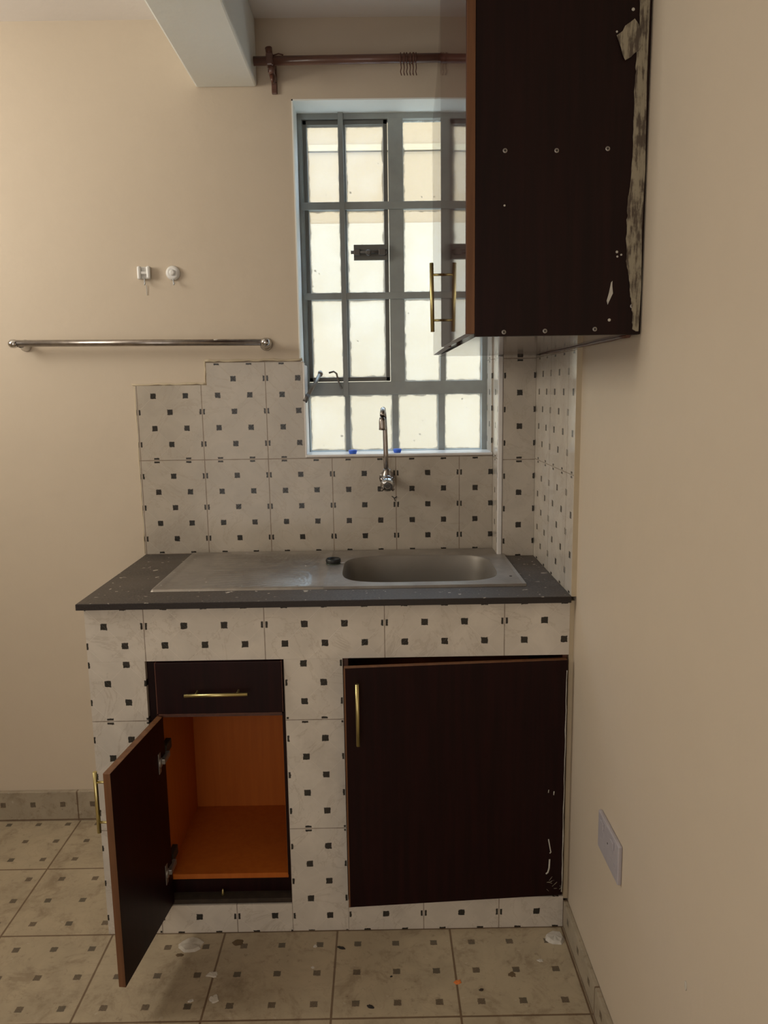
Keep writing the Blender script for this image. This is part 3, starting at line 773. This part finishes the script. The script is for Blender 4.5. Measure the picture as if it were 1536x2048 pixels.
m = MB(); m.lathe((XR-.0001, -1.319, .465), (-1, 0, 0), [(0, .005), (.001, .004)], plaster_g, 8); 
for v in m.b.verts: v.co.z = .465+(v.co.z-.465)*1.8
m.build('wall_mark', None, None, 'small dark chip mark on the painted right wall near the floor', 'mark')

m = MB(); m.tube([(-.432, -.0006, 1.087), (-.423, -.001, 1.081), (-.416, -.0006, 1.086)], .0016, char_m, 6); m.tube([(-.425, -.0006, 1.080), (-.421, -.001, 1.072)], .0013, char_m, 6)
m.build('wall_mark', None, None, 'small black smudge on the splashback grout line below the tap', 'mark')
# ------------------------------------------------------------------ debris on the floor
def flake(x, y, r, h, mat, name, label, cat, sq=1, rot=0, jag=.3, base=0.0, n_=14, group=None, bev=True):
    b = bmesh.new(); lo = []; hi = []; ce = b.verts.new((x, y, base+h*1.1))
    for k in range(n_):
        a = 2*math.pi*k/n_; rr = r*(1-random.random()*jag)
        dx, dy = rr*math.cos(a), rr*math.sin(a)*sq
        dx, dy = dx*math.cos(rot)-dy*math.sin(rot), dx*math.sin(rot)+dy*math.cos(rot)
        lo.append(b.verts.new((x+dx, y+dy, base+.0002))); hi.append(b.verts.new((x+dx*.8, y+dy*.8, base+h*random.uniform(.6, 1.1))))
    for k in range(n_):
        b.faces.new([lo[k], lo[(k+1) % n_], hi[(k+1) % n_], hi[k]]); b.faces.new([hi[k], hi[(k+1) % n_], ce])
    b.faces.new(lo[::-1])
    m = MB(); m.merge(b, mat); return m.build(name, None, None, label, cat, group)
flake(-.978, -.612, .036, .005, plaster_g, 'plaster_patch', 'pale dried plaster patch on the floor under the open cabinet', 'plaster', .85, .3, .25)
flake(-.031, -.612, .027, .010, plaster, 'plaster_lump', 'whitish flat plaster lump on the floor in the right corner', 'plaster', 1.0, .7, .2)
flake(-.901, -.718, .019, .003, plaster_g, 'plaster_flake', 'thin pale plaster flake on a floor grout line left of centre', 'plaster', .6, 0, .4)
flake(-.880, -.795, .014, .003, plaster_g, 'plaster_flake', 'small pale plaster flake near the photo bottom beside a grout line', 'plaster', 1.1, 0, .4)
flake(-.299, -.757, .013, .003, orange_bit, 'orange_scrap', 'small orange scrap lying on a floor grout line', 'scrap', .6, .5, .5)
flake(-.587, -.634, .013, .004, char_m, 'dark_crumb', 'black twig-like crumb on the floor below the middle pillar', 'crumb', .3, -.35, .3)
flake(-.509, -.828, .011, .004, char_m, 'dark_crumb', 'black crumb on the floor near the photo bottom edge', 'crumb', .45, -.4, .3)
flake(-.245, -.782, .007, .002, dirt, 'dark_crumb', 'dark crumb touching a printed square right of the orange scrap', 'crumb', .7, .3, .4)
flake(-.085, -.69, .010, .002, plaster_g, 'plaster_flake', 'tiny pale flake beside a printed square near the right skirting', 'plaster', .7, 0, .4)
flake(-.46, -.735, .004, .002, char_m, 'dark_crumb', 'tiny dark crumb on the open floor left of the orange scrap', 'crumb', .6, .3, .4)
flake(-.655, -.625, .006, .002, plaster, 'plaster_flake', 'tiny white flake on the floor just left of the middle pillar', 'plaster', 1.2, 0, .4)
flake(-.655, -.70, .006, .002, plaster, 'plaster_flake', 'tiny white flake midway across the floor tile below the middle pillar', 'plaster', .8, 0, .4)
flake(-.935, -.80, .010, .002, plaster, 'plaster_flake', 'small white flake at the very bottom between two printed squares', 'plaster', .5, .4, .4)
flake(-.858, -.606, .017, .0006, dirt_p, 'dirt_stain', 'round dark dirt stain on the floor by the left plinth', 'stain', .8, 0, .3)
flake(-1.0, -.648, .012, .0006, dirt_p, 'dirt_stain', 'faint dark smudge on the floor in front of the open cabinet', 'stain', .6, 0, .3)
flake(-.163, -.735, .013, .0006, dirt_p, 'dirt_stain', 'brown smudge on the floor between two printed squares at right', 'stain', .9, 0, .4)
m = MB(); m.lathe((-.905, -.545, .0941), (0, 0, 1), [(0, .004), (.002, .0045), (.012, .003), (.018, .0015)], brass, 10)
m.build('brass_screw', None, None, 'tiny brass screw standing on the sill of the open cabinet', 'screw')

# ------------------------------------------------------------------ light
def area(name, loc, target, sx, sy, power, col):
    l = bpy.data.lights.new(name, 'AREA'); l.shape = 'RECTANGLE'; l.size = sx; l.size_y = sy; l.energy = power; l.color = col
    o = bpy.data.objects.new(name, l); COL.objects.link(o); o.location = loc
    o.rotation_euler = (Vector(target)-Vector(loc)).to_track_quat('-Z', 'Y').to_euler(); return o
area('left_window_light', (XL+.06, -.9, 2.05), (0, -.75, 2.1), .7, .6, 18.5, (1, .94, .82))
area('rear_fill_light', (-1.2, YB+.07, 1.15), (-.8, 0, 1.15), 1.1, 1.5, 10.5, (1, .94, .88))  # added area lamp before the solid rear wall, standing in for unseen daylight
sun = bpy.data.lights.new('sun', 'SUN'); sun.energy = 2.4; sun.color = (1, .95, .86); sun.angle = .02
so_ = bpy.data.objects.new('sun', sun); COL.objects.link(so_)
so_.rotation_euler = Vector((.25, .65, -1.0)).to_track_quat('-Z', 'Y').to_euler()
w = bpy.data.worlds.new('sky'); S.world = w; w.use_nodes = True
bg = w.node_tree.nodes['Background']; bg.inputs[0].default_value = (.56, .76, 1, 1); bg.inputs[1].default_value = 8.0

S.view_settings.view_transform = 'Standard'; S.view_settings.look = 'None'
S.view_settings.exposure = 0.0; S.view_settings.gamma = 1; S.view_settings.use_curve_mapping = False
